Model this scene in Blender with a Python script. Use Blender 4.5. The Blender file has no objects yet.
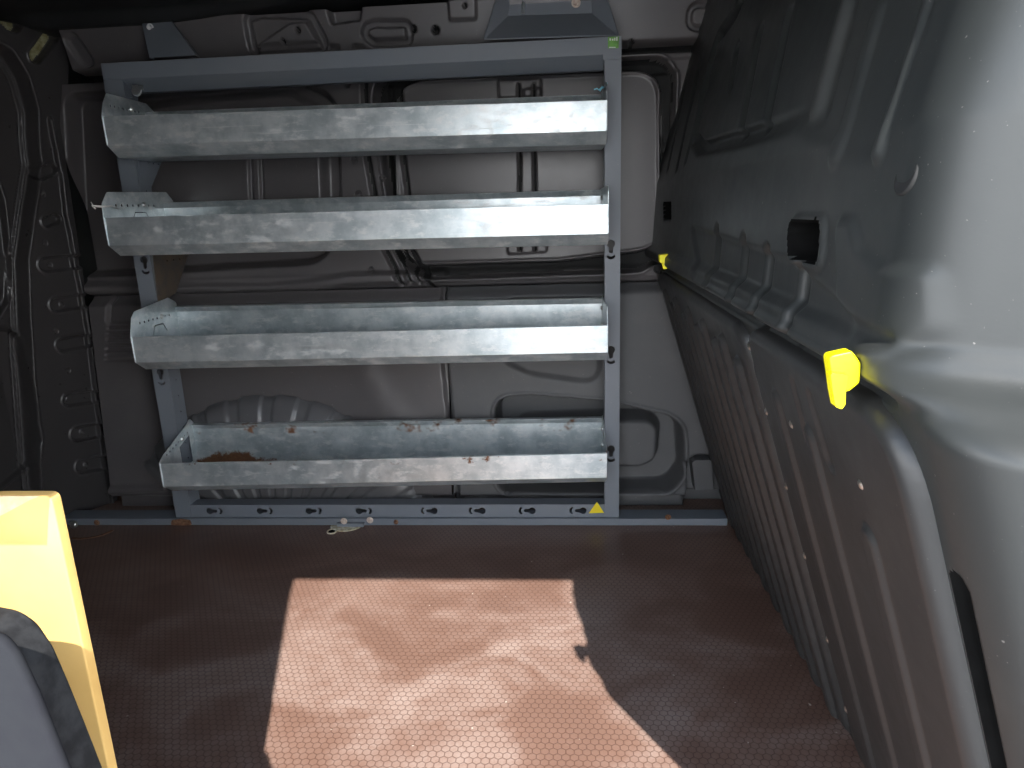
import bpy, bmesh, math, random
import numpy as np
from mathutils import Vector, Matrix
random.seed(3)
S = bpy.context.scene
COL = S.collection

# ------------------------------------------------------------------ camera
F, CX, CY, H = 690.0, 512.0, 384.0, 0.85
_down = np.array([605 - CX, 3115 - CY, F]); _down /= np.linalg.norm(_down)
_fw = np.array([50.0, 0.0, F]); _fw[1] = -(_fw[0]*_down[0] + _fw[2]*_down[2])/_down[1]; _fw /= np.linalg.norm(_fw)
_rt = np.cross(_down, _fw)
ROT = np.array([_rt, _fw, -_down])
CAMLOC = np.array([0.0, 0.0, H])
cam = bpy.data.cameras.new('camera'); cam_o = bpy.data.objects.new('camera', cam); COL.objects.link(cam_o)
cam.sensor_width = 36.0; cam.lens = F/1024*36.0; cam.clip_start = 0.02; cam.clip_end = 200
_m = Matrix.Identity(4)
for i in range(3):
    _m[i][0] = ROT[i, 0]; _m[i][1] = -ROT[i, 1]; _m[i][2] = -ROT[i, 2]; _m[i][3] = CAMLOC[i]
cam_o.matrix_world = _m
S.camera = cam_o

# ------------------------------------------------------------------ light
S.view_settings.view_transform = 'Standard'; S.view_settings.look = 'None'
S.view_settings.exposure = 0.66; S.view_settings.gamma = 1.0; S.view_settings.use_curve_mapping = False
SUN_TRAVEL = Vector((-0.29, 1.0, -1.097)).normalized()
sun = bpy.data.lights.new('sun', 'SUN'); sun.energy = 7.6; sun.angle = math.radians(0.6); sun.color = (1.0, 0.95, 0.88)
sun_o = bpy.data.objects.new('sun', sun); COL.objects.link(sun_o)
sun_o.rotation_euler = SUN_TRAVEL.to_track_quat('-Z', 'Y').to_euler(); sun_o.location = (1, -3, 4)
world = bpy.data.worlds.new('sky'); S.world = world; world.use_nodes = True
_nt = world.node_tree; _nt.nodes.clear()
# hazy summer sky: bright white haze low down, pale blue overhead
_tc = _nt.nodes.new('ShaderNodeTexCoord'); _sx = _nt.nodes.new('ShaderNodeSeparateXYZ'); _nt.links.new(_tc.outputs['Generated'], _sx.inputs[0])
_sky = _nt.nodes.new('ShaderNodeValToRGB'); _nt.links.new(_sx.outputs[2], _sky.inputs[0])
_cr = _sky.color_ramp; _cr.elements[0].position = 0.0; _cr.elements[0].color = (1.0, 1.0, 1.0, 1); _cr.elements[1].position = 1.0; _cr.elements[1].color = (0.06, 0.10, 0.18, 1)
_e = _cr.elements.new(0.35); _e.color = (0.82, 0.90, 1.0, 1); _e = _cr.elements.new(0.62); _e.color = (0.17, 0.24, 0.36, 1)
_bg = _nt.nodes.new('ShaderNodeBackground'); _bg.inputs['Strength'].default_value = 4.4
_wo = _nt.nodes.new('ShaderNodeOutputWorld')
_nt.links.new(_sky.outputs[0], _bg.inputs[0]); _nt.links.new(_bg.outputs[0], _wo.inputs[0])

# ------------------------------------------------------------------ measuring (photo pixel -> point on a real surface)
def ray(x, y): return ROT @ np.array([(x - CX)/F, (y - CY)/F, 1.0])
def on_y(x, y, Y): d = ray(x, y); return CAMLOC + d*(Y/d[1])
def on_z(x, y, Z): d = ray(x, y); return CAMLOC + d*((Z - H)/d[2])
def on_x(x, y, X): d = ray(x, y); return CAMLOC + d*(X/d[0])
def XZ(Y): return lambda p: tuple(on_y(p[0], p[1], Y)[[0, 2]])

# ------------------------------------------------------------------ materials
class NT:
    def __init__(s, name):
        s.m = bpy.data.materials.new(name); s.m.use_nodes = True; s.t = s.m.node_tree
        s.b = s.t.nodes['Principled BSDF']
    def n(s, typ, **kw):
        nd = s.t.nodes.new(typ)
        for k, v in kw.items():
            if k == 'inp':
                for a, b in v.items():
                    if hasattr(b, 'is_linked') or isinstance(b, bpy.types.NodeSocket): s.t.links.new(b, nd.inputs[a])
                    else: nd.inputs[a].default_value = b
            else: setattr(nd, k, v)
        return nd
    def math(s, op, a, b=0.0, c=None):
        inp = {0: a, 1: b}
        if c is not None: inp[2] = c
        return s.n('ShaderNodeMath', operation=op, inp=inp).outputs[0]
    def vm(s, op, a, b=(0, 0, 0), out=0):
        return s.n('ShaderNodeVectorMath', operation=op, inp={0: a, 1: b}).outputs[out]
    def pos(s):
        return s.n('ShaderNodeNewGeometry').outputs['Position']
    def noise(s, vec, scale, detail=4.0, rough=0.55, dist=0.0):
        return s.n('ShaderNodeTexNoise', inp={'Vector': vec, 'Scale': scale, 'Detail': detail, 'Roughness': rough, 'Distortion': dist}).outputs[0]
    def stretch(s, vec, sc):
        return s.vm('MULTIPLY', vec, sc)
    def ramp(s, v, p0, p1, lo=0.0, hi=1.0):
        return s.n('ShaderNodeMapRange', interpolation_type='SMOOTHSTEP', inp={0: v, 1: p0, 2: p1, 3: lo, 4: hi}).outputs[0]
    def mix(s, f, a, b):
        nd = s.n('ShaderNodeMix', data_type='RGBA')
        for i, v in ((0, f), (6, a), (7, b)):
            if isinstance(v, bpy.types.NodeSocket): s.t.links.new(v, nd.inputs[i])
            else: nd.inputs[i].default_value = (*v, 1.0) if isinstance(v, tuple) else v
        return nd.outputs[2]
    def bump(s, h, strength=0.3, dist=0.002):
        b = s.n('ShaderNodeBump', inp={'Height': h, 'Strength': strength, 'Distance': dist}); s.set('Normal', b.outputs[0])
    def set(s, k, v):
        if isinstance(v, bpy.types.NodeSocket): s.t.links.new(v, s.b.inputs[k])
        else: s.b.inputs[k].default_value = (*v, 1.0) if isinstance(v, tuple) else v

def paint(name, c, rough, spec=0.5, dust=0.05, metallic=0.0, coat=0.0, dustc=(0.32, 0.30, 0.28), bump=0.04):
    n = NT(name); p = n.pos()
    big = n.noise(p, 3.5, 5, 0.6); fine = n.noise(p, 420, 2, 0.5); mid = n.noise(p, 34, 4, 0.6)
    d = n.math('MULTIPLY', n.ramp(big, 0.42, 0.75), dust)
    sp = n.math('MULTIPLY', n.ramp(n.noise(p, 260, 2, 0.4), 0.735, 0.79), min(1.0, dust*6))
    d2 = n.math('MAXIMUM', d, sp)
    n.set('Base Color', n.mix(d2, c, dustc))
    n.set('Roughness', n.math('ADD', n.math('MULTIPLY', mid, 0.14), rough - 0.07))
    n.set('Specular IOR Level', spec); n.set('Metallic', metallic); n.set('Coat Weight', coat)
    n.bump(fine, bump, 0.001)
    return n.m

def galvanised(name, rust=False):
    n = NT(name); p = n.pos()
    streak = n.noise(n.stretch(p, (6, 60, 60)), 1.6, 6, 0.65)
    blot = n.noise(p, 16, 5, 0.62); sp = n.n('ShaderNodeTexVoronoi', inp={'Vector': p, 'Scale': 110}).outputs['Color']
    spv = n.vm('DOT_PRODUCT', sp, (0.33, 0.33, 0.33), 'Value')
    base = n.mix(n.ramp(blot, 0.32, 0.68), (0.42, 0.49, 0.515), (0.70, 0.75, 0.765))
    base = n.mix(n.math('MULTIPLY', spv, 0.25), base, (0.70, 0.73, 0.74))
    white = n.math('MULTIPLY', n.ramp(n.noise(n.stretch(p, (0.8, 1, 1.7)), 34, 8, 0.68), 0.50, 0.64), 0.55)
    scr = n.math('MULTIPLY', n.ramp(n.noise(n.stretch(p, (4, 150, 190)), 1.3, 3, 0.6), 0.64, 0.70), 0.5)
    w = n.math('MAXIMUM', white, scr)
    col = n.mix(w, base, (0.84, 0.85, 0.84))
    met = n.math('SUBTRACT', 0.62, n.math('MULTIPLY', w, 0.55))
    rgh = n.math('ADD', n.math('ADD', 0.28, n.math('MULTIPLY', streak, 0.10)), n.math('MULTIPLY', w, 0.12))
    if rust:
        sx = n.n('ShaderNodeSeparateXYZ', inp={0: p})
        x, y, z = sx.outputs
        # rust gathers in the back seam of the tray floor, heaviest near its left end, and along the edges
        nz = n.noise(p, 22, 6, 0.7); nf = n.noise(p, 90, 5, 0.7)
        hump = n.math('MULTIPLY', n.ramp(n.math('ABSOLUTE', n.math('SUBTRACT', x, -0.965)), 0.0, 0.16, 1.0, 0.0), 0.030)
        top = n.math('ADD', n.math('ADD', 0.165, hump), n.math('ADD', n.math('MULTIPLY', n.math('SUBTRACT', nz, 0.5), 0.05), n.math('MULTIPLY', n.math('SUBTRACT', nf, 0.5), 0.03)))
        m1 = n.math('MULTIPLY', n.ramp(n.math('SUBTRACT', top, z), -0.006, 0.006), n.ramp(y, 1.73, 1.78))
        m1 = n.math('MULTIPLY', m1, n.ramp(x, -0.25, -0.75, 0.0, 1.0))
        e1 = n.math('MULTIPLY', n.ramp(z, 0.146, 0.140), n.math('MULTIPLY', n.ramp(x, -0.86, -0.93), n.ramp(nz, 0.40, 0.55)))
        e2 = n.math('MULTIPLY', n.ramp(z, 0.248, 0.255), n.ramp(n.noise(p, 13, 3, 0.6), 0.56, 0.66))
        sp2 = n.math('MULTIPLY', n.ramp(nf, 0.62, 0.70), n.ramp(nz, 0.5, 0.65))
        e3 = n.math('MULTIPLY', n.math('MULTIPLY', n.ramp(z, 0.222, 0.229), n.ramp(y, 1.70, 1.69)), n.ramp(nz, 0.58, 0.66))
        r = n.math('MAXIMUM', n.math('MAXIMUM', m1, e1), n.math('MAXIMUM', n.math('MAXIMUM', e2, e3), n.math('MULTIPLY', sp2, 0.35)))
        rc = n.mix(nf, (0.045, 0.018, 0.010), (0.30, 0.135, 0.06))
        col = n.mix(r, col, rc); met = n.math('MULTIPLY', met, n.math('SUBTRACT', 1.0, r))
        rgh = n.math('MAXIMUM', rgh, n.math('MULTIPLY', r, 0.85))
    n.set('Base Color', col); n.set('Metallic', met); n.set('Roughness', rgh)
    n.bump(blot, 0.05, 0.002)
    return n.m

def hex_floor():
    n = NT('floor_phenolic_hex'); p = n.pos(); size = 0.0135
    q = n.vm('MULTIPLY', p, (1/size, 1/size, 0.0))
    r = (1.0, 1.7320508, 1.0); h = (0.5, 0.8660254, 0.5)
    def wrap(v):
        nd = n.n('ShaderNodeVectorMath', operation='WRAP', inp={0: v, 1: h, 2: (-0.5, -0.8660254, -0.5)})
        return n.vm('MULTIPLY', nd.outputs[0], (1, 1, 0))
    a = wrap(q); b = wrap(n.vm('SUBTRACT', q, (0.5, 0.8660254, 0)))
    la = n.vm('LENGTH', a, out='Value'); lb = n.vm('LENGTH', b, out='Value')
    sel = n.math('LESS_THAN', la, lb)
    g = n.n('ShaderNodeMix', data_type='VECTOR', inp={0: sel, 4: b, 5: a}).outputs[1]
    ab = n.vm('ABSOLUTE', g)
    d1 = n.vm('DOT_PRODUCT', ab, (0.5, 0.8660254, 0), 'Value'); d2 = n.vm('DOT_PRODUCT', ab, (1, 0, 0), 'Value')
    hd = n.math('MAXIMUM', d1, d2)
    line = n.ramp(hd, 0.40, 0.475)
    sw = n.noise(n.stretch(p, (1.0, 1.35, 1.0)), 4.2, 3.5, 0.50, 0.9); fine = n.noise(p, 160, 3, 0.6); sm = n.noise(p, 26, 4, 0.6)
    base = n.mix(n.ramp(sw, 0.25, 0.75), (0.135, 0.064, 0.041), (0.200, 0.105, 0.073))
    dust = n.math('MULTIPLY', n.ramp(n.math('ADD', n.math('MULTIPLY', sw, 0.75), n.math('MULTIPLY', sm, 0.25)), 0.40, 0.70), 0.60)
    dust = n.math('MULTIPLY', dust, n.ramp(fine, 0.25, 0.65, 0.55, 1.0))
    sy = n.n('ShaderNodeSeparateXYZ', inp={0: p})
    dust = n.math('MULTIPLY', dust, n.ramp(sy.outputs[1], 1.60, 1.15, 0.25, 1.0))
    dust = n.math('ADD', n.math('MULTIPLY', dust, 0.85), 0.13)
    c = n.mix(dust, base, (0.40, 0.335, 0.305))
    c = n.mix(n.math('MULTIPLY', line, 0.62), c, (0.060, 0.028, 0.020))
    speck = n.ramp(n.noise(p, 95, 2, 0.4), 0.765, 0.785)
    c = n.mix(n.math('MULTIPLY', speck, 0.7), c, (0.7, 0.66, 0.58))
    n.set('Base Color', c)
    n.set('Roughness', n.math('ADD', 0.25, n.math('MULTIPLY', dust, 0.35))); n.set('Specular IOR Level', 0.5)
    n.bump(n.math('SUBTRACT', 1.0, line), 0.35, 0.0006)
    return n.m

def plain(name, c, rough=0.5, metallic=0.0, var=0.12, scale=30, spec=0.5, c2=None, p0=0.35, p1=0.65):
    n = NT(name); p = n.pos(); v = n.noise(p, scale, 5, 0.6)
    c2 = c2 or tuple(min(1.0, x*(1 + 3*var)) for x in c)
    n.set('Base Color', n.mix(n.ramp(v, p0, p1), c, c2)); n.set('Roughness', rough); n.set('Metallic', metallic); n.set('Specular IOR Level', spec)
    n.bump(n.noise(p, 300, 3, 0.6), 0.05, 0.001)
    return n.m

M = dict(
    body=paint('body_paint_dark_grey', (0.101, 0.094, 0.096), 0.33, 0.5, 0.10),
    black=paint('bulkhead_paint_black', (0.021, 0.0235, 0.0235), 0.46, 0.5, 0.06, bump=0.05),
    cover=paint('cover_plastic_black', (0.024, 0.024, 0.024), 0.42, 0.45, 0.04),
    lining=paint('lining_plastic_grey', (0.085, 0.085, 0.088), 0.52, 0.4, 0.10, bump=0.2),
    rack=paint('rack_paint_blue_grey', (0.180, 0.200, 0.230), 0.45, 0.45, 0.14, bump=0.08),
    zinc=galvanised('galvanised_steel'), rusty=galvanised('galvanised_steel_rusty', True),
    floor=hex_floor(),
    door=paint('door_paint_dark_grey', (0.050, 0.047, 0.048), 0.30, 0.5, 0.02, bump=0.0),
    ceil=paint('roof_skin_black', (0.016, 0.018, 0.019), 0.6, 0.4, 0.03),
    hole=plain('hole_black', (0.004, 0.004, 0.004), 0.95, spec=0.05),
    gap=plain('rubber_and_groove_shade_black', (0.010, 0.010, 0.010), 0.8),  # rubber parts; also the black shade painted into the wall_back recesses
    yellow=plain('yellow_plastic', (0.88, 0.80, 0.004), 0.38, var=0.02),
    sticker=plain('yellow_vinyl', (0.85, 0.66, 0.01), 0.5, var=0.03),
    green=plain('green_vinyl', (0.10, 0.26, 0.045), 0.5, var=0.2, scale=60),
    white=plain('white_print', (0.62, 0.66, 0.58), 0.6, var=0.05),
    wire=plain('white_plastic', (0.72, 0.72, 0.70), 0.5, var=0.05),
    blue=plain('blue_cord', (0.22, 0.55, 0.72), 0.7, var=0.2),
    steel=plain('bright_steel', (0.62, 0.62, 0.60), 0.28, 1.0, var=0.1),
    rust=plain('rusted_steel', (0.13, 0.055, 0.03), 0.8, 0.2, c2=(0.30, 0.16, 0.09), scale=120),
    washer=plain('worn_washer', (0.60, 0.45, 0.36), 0.6, 0.2, c2=(0.70, 0.62, 0.55), scale=200),
    brass=plain('worn_zinc_plate', (0.60, 0.50, 0.30), 0.5, 0.0, c2=(0.92, 0.88, 0.74), scale=110),
    board=plain('board_orange_yellow', (0.66, 0.40, 0.125), 0.6, c2=(0.74, 0.47, 0.16), scale=6, spec=0.2),
    boardworn=plain('board_worn', (0.62, 0.36, 0.20), 0.7, c2=(0.8, 0.55, 0.32), scale=40),
    case=plain('case_black_plastic', (0.016, 0.0165, 0.018), 0.6, spec=0.2, c2=(0.032, 0.033, 0.035), scale=80),
    casein=plain('case_grey_fabric', (0.016, 0.0165, 0.020), 0.9, spec=0.08, c2=(0.018, 0.019, 0.022), scale=40),
    ground=plain('concrete_light', (0.50, 0.49, 0.47), 0.9, c2=(0.60, 0.59, 0.57), scale=4),
    olive=plain('cavity_olive', (0.20, 0.18, 0.07), 0.3, c2=(0.42, 0.40, 0.25), scale=60),  # olive with paler blotches, inside the oval holes
    chrome=plain('satin_silver', (0.55, 0.57, 0.58), 0.35, 0.9, var=0.05),
)

# ------------------------------------------------------------------ mesh helpers
def finish(name, me, mats, parent=None, smooth=False, bevel=0.0, seg=2):
    o = bpy.data.objects.new(name, me); COL.objects.link(o)
    for m in (mats if isinstance(mats, (list, tuple)) else [mats]): me.materials.append(m)
    if smooth:
        me.polygons.foreach_set('use_smooth', [True]*len(me.polygons))
    if parent: o.parent = parent
    if bevel:
        b = o.modifiers.new('bevel', 'BEVEL'); b.width = bevel; b.segments = seg; b.limit_method = 'ANGLE'; b.angle_limit = math.radians(28)
        me.polygons.foreach_set('use_smooth', [True]*len(me.polygons))
        w = o.modifiers.new('wn', 'WEIGHTED_NORMAL'); w.keep_sharp = True
    return o
class MB:
    def __init__(s): s.v = []; s.f = []; s.mi = []
    def add(s, vs, fs, mi=0):
        k = len(s.v); s.v += [tuple(map(float, v)) for v in vs]; s.f += [tuple(i + k for i in f) for f in fs]; s.mi += [mi]*len(fs); return s
    def prism(s, pts, a, b, mi=0):
        """pts: closed loop of 3-D points at a; b: loop at the other end"""
        n = len(a); return s.add(list(a) + list(b), [tuple(range(n))[::-1], tuple(range(n, 2*n))] + [(i, (i+1) % n, n + (i+1) % n, n + i) for i in range(n)], mi)
    def ext(s, loop, axis, lo, hi, mi=0, shear=None):
        def mk(t, e):
            out = []
            for (a, b) in loop:
                p = {'x': (t, a, b), 'y': (a, t, b), 'z': (a, b, t)}[axis]
                if shear: p = shear(p, e)
                out.append(p)
            return out
        return s.prism(None, mk(lo, 0), mk(hi, 1), mi)
    def box(s, x0, x1, y0, y1, z0, z1, mi=0):
        return s.ext([(x0, y0), (x1, y0), (x1, y1), (x0, y1)], 'z', z0, z1, mi)
    def tube(s, path, r, n=10, mi=0, caps=True):
        path = [Vector(p) for p in path]; rs = r if isinstance(r, (list, tuple)) else [r]*len(path); rings = []
        up = Vector((0, 0, 1))
        for i, p in enumerate(path):
            t = (path[min(i+1, len(path)-1)] - path[max(i-1, 0)]).normalized()
            u = t.cross(up) if abs(t.dot(up)) < 0.95 else t.cross(Vector((1, 0, 0))); u.normalize(); w = t.cross(u)
            rings.append([p + (u*math.cos(2*math.pi*k/n) + w*math.sin(2*math.pi*k/n))*rs[i] for k in range(n)])
        vs = [v for rg in rings for v in rg]; fs = []
        for i in range(len(rings)-1):
            for k in range(n): fs.append((i*n+k, i*n+(k+1) % n, (i+1)*n+(k+1) % n, (i+1)*n+k))
        if caps: fs += [tuple(range(n))[::-1], tuple(range((len(rings)-1)*n, len(rings)*n))]
        return s.add(vs, fs, mi)
    def disc(s, c, axis, prof, n=20, mi=0):
        """lathe: prof = [(radius, height along axis)]"""
        ax = Vector(axis).normalized(); u = ax.orthogonal().normalized(); w = ax.cross(u); c = Vector(c)
        vs = []; fs = []
        for (r, h) in prof:
            for k in range(n):
                t = 2*math.pi*k/n; vs.append(c + ax*h + (u*math.cos(t) + w*math.sin(t))*max(r, 1e-5))
        for i in range(len(prof)-1):
            for k in range(n): fs.append((i*n+k, i*n+(k+1) % n, (i+1)*n+(k+1) % n, (i+1)*n+k))
        fs += [tuple(range(n))[::-1], tuple(range((len(prof)-1)*n, len(prof)*n))]
        return s.add(vs, fs, mi)
    def mesh(s, name):
        me = bpy.data.meshes.new(name); me.from_pydata(s.v, [], s.f); me.update()
        bm = bmesh.new(); bm.from_mesh(me); bmesh.ops.recalc_face_normals(bm, faces=bm.faces[:]); bm.to_mesh(me); bm.free()
        me.polygons.foreach_set('material_index', s.mi); return me
    def build(s, name, mats, parent=None, **kw): return finish(name, s.mesh(name), mats, parent, **kw)

def cut(o, cutter):
    c = bpy.data.objects.new('tmp', cutter.mesh('tmp')); COL.objects.link(c)
    md = o.modifiers.new('cut', 'BOOLEAN'); md.object = c; md.operation = 'DIFFERENCE'; md.solver = 'EXACT'
    bpy.context.view_layer.update()
    dg = bpy.context.evaluated_depsgraph_get()
    me = bpy.data.meshes.new_from_object(o.evaluated_get(dg)); o.modifiers.remove(md)
    old = o.data; o.data = me; me.name = old.name
    bpy.data.objects.remove(c)
    return o

def fillet(pts, r, n=7):
    out = []; N = len(pts)
    for i in range(N):
        a, p, b = (np.array(pts[(i+k) % N], float) for k in (-1, 0, 1))
        u = a - p; v = b - p; lu, lv = np.linalg.norm(u), np.linalg.norm(v); u /= lu; v /= lv
        rr = r[i] if isinstance(r, (list, tuple)) else r
        ang = math.acos(max(-1, min(1, float(u @ v))))
        if rr <= 0 or ang > 3.1: out.append(tuple(p)); continue
        t = min(rr/math.tan(ang/2), lu*0.49, lv*0.49)
        for k in range(n + 1):
            s = k/n; q = (1-s)**2*(p + u*t) + 2*s*(1-s)*p + s*s*(p + v*t); out.append(tuple(q))
    return out
def thick(pts, t):
    """open 2-D polyline -> closed loop with sheet thickness t (to its left)"""
    P = [np.array(p, float) for p in pts]; off = []
    for i in range(len(P)):
        d = [];
        if i > 0: d.append((P[i]-P[i-1])/np.linalg.norm(P[i]-P[i-1]))
        if i < len(P)-1: d.append((P[i+1]-P[i])/np.linalg.norm(P[i+1]-P[i]))
        ns = [np.array([-q[1], q[0]]) for q in d]; m = sum(ns); m = m/np.linalg.norm(m); off.append(P[i] + m*t/max(0.35, float(m @ ns[0])))
    return [tuple(p) for p in P] + [tuple(p) for p in off[::-1]]

# ------------------------------------------------------------------ pressed sheet metal (height fields)
def sstep(x): x = np.clip(x, 0, 1); return x*x*(3-2*x)
def seg_dist(A, B, pts, closed=False):
    d = np.full(A.shape, 1e9); n = len(pts)
    for i in range(n if closed else n-1):
        (x0, y0), (x1, y1) = pts[i], pts[(i+1) % n]; dx, dy = x1-x0, y1-y0; L = dx*dx+dy*dy + 1e-12
        t = np.clip(((A-x0)*dx + (B-y0)*dy)/L, 0, 1); d = np.minimum(d, (A-x0-t*dx)**2 + (B-y0-t*dy)**2)
    return np.sqrt(d)
def poly_sd(A, B, pts):
    d = seg_dist(A, B, pts, True); ins = np.zeros(A.shape, bool); n = len(pts)
    for i in range(n):
        (x0, y0), (x1, y1) = pts[i], pts[(i+1) % n]
        if y0 == y1: continue
        c = ((y0 > B) != (y1 > B)) & (A < (x1-x0)*(B-y0)/(y1-y0) + x0); ins ^= c
    return np.where(ins, -d, d)
def inside(d, w): return sstep(0.5 - d/w)
def groove(d, half, soft): return 1 - sstep((np.abs(d) - half)/soft)
def grid_mesh(name, P, mask=None, matmask=None):
    nu, nv = P.shape[:2]
    idx = np.arange(nu*nv).reshape(nu, nv)
    q = np.stack([idx[:-1, :-1], idx[1:, :-1], idx[1:, 1:], idx[:-1, 1:]], -1).reshape(-1, 4)
    mm = None
    if matmask is not None: mm = matmask[:-1, :-1].reshape(-1)
    if mask is not None:
        k = mask[:-1, :-1].reshape(-1); q = q[k]; mm = mm[k] if mm is not None else None
    me = bpy.data.meshes.new(name); me.vertices.add(nu*nv); me.vertices.foreach_set('co', P.reshape(-1).astype(np.float32))
    me.loops.add(len(q)*4); me.loops.foreach_set('vertex_index', q.reshape(-1).astype(np.int32))
    me.polygons.add(len(q)); me.polygons.foreach_set('loop_start', np.arange(0, len(q)*4, 4, dtype=np.int32))
    me.polygons.foreach_set('loop_total', np.full(len(q), 4, np.int32)); me.update(calc_edges=True)
    me.polygons.foreach_set('use_smooth', np.ones(len(q), bool))
    if mm is not None: me.polygons.foreach_set('material_index', mm.astype(np.int32))
    me.validate()
    if len(me.vertices) != nu*nv: pass
    return me

def tag(o, label=None, cat=None, group=None, kind=None):
    for k, v in (('label', label), ('category', cat), ('group', group), ('kind', kind)):
        if v: o[k] = v
    return o
def empty(name, loc=(0, 0, 0)):
    o = bpy.data.objects.new(name, None); COL.objects.link(o); o.location = loc; o.empty_display_size = 0.05; return o
def at_root(root, o):
    """part built in world coordinates, hung under a root that stands elsewhere"""
    o.parent = root; o.matrix_parent_inverse = Matrix.Translation(root.location).inverted(); return o

# ================================================================== SETTING
# ---- floor and ground outside
fl = MB(); fl.box(-1.75, 0.62, 0.30, 2.05, -0.03, 0.0); tag(fl.build('floor', M['floor']), kind='structure')
gr = MB(); gr.box(-14, 14, -16, 0.9, -0.60, -0.55); tag(gr.build('ground', M['ground']), kind='structure')
sl = MB(); sl.box(-1.75, 0.62, 0.24, 2.3, -0.50, -0.03); tag(sl.build('trim_1', M['gap']), kind='structure')
# ---- roof: skin with two pressed cross ribs
us = np.linspace(-1.75, 0.70, 60); vs = np.linspace(0.24, 2.2, 240)
A, B = np.meshgrid(us, vs, indexing='ij')
hz = 1.362 + 0.0*A
for yc in (0.62, 1.05, 1.45): hz -= 0.012*groove(B-yc, 0.035, 0.02)
hz -= 0.030*sstep((B-1.80)/0.03)*sstep((A + 1.42)/0.10)*sstep((-0.55 - A)/0.5)
c = finish('ceiling', grid_mesh('ceiling', np.stack([A, B, hz], -1)), M['ceil'], smooth=True)
sd = c.modifiers.new('solid', 'SOLIDIFY'); sd.thickness = 0.03; sd.offset = 1
tag(c, kind='structure')

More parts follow.
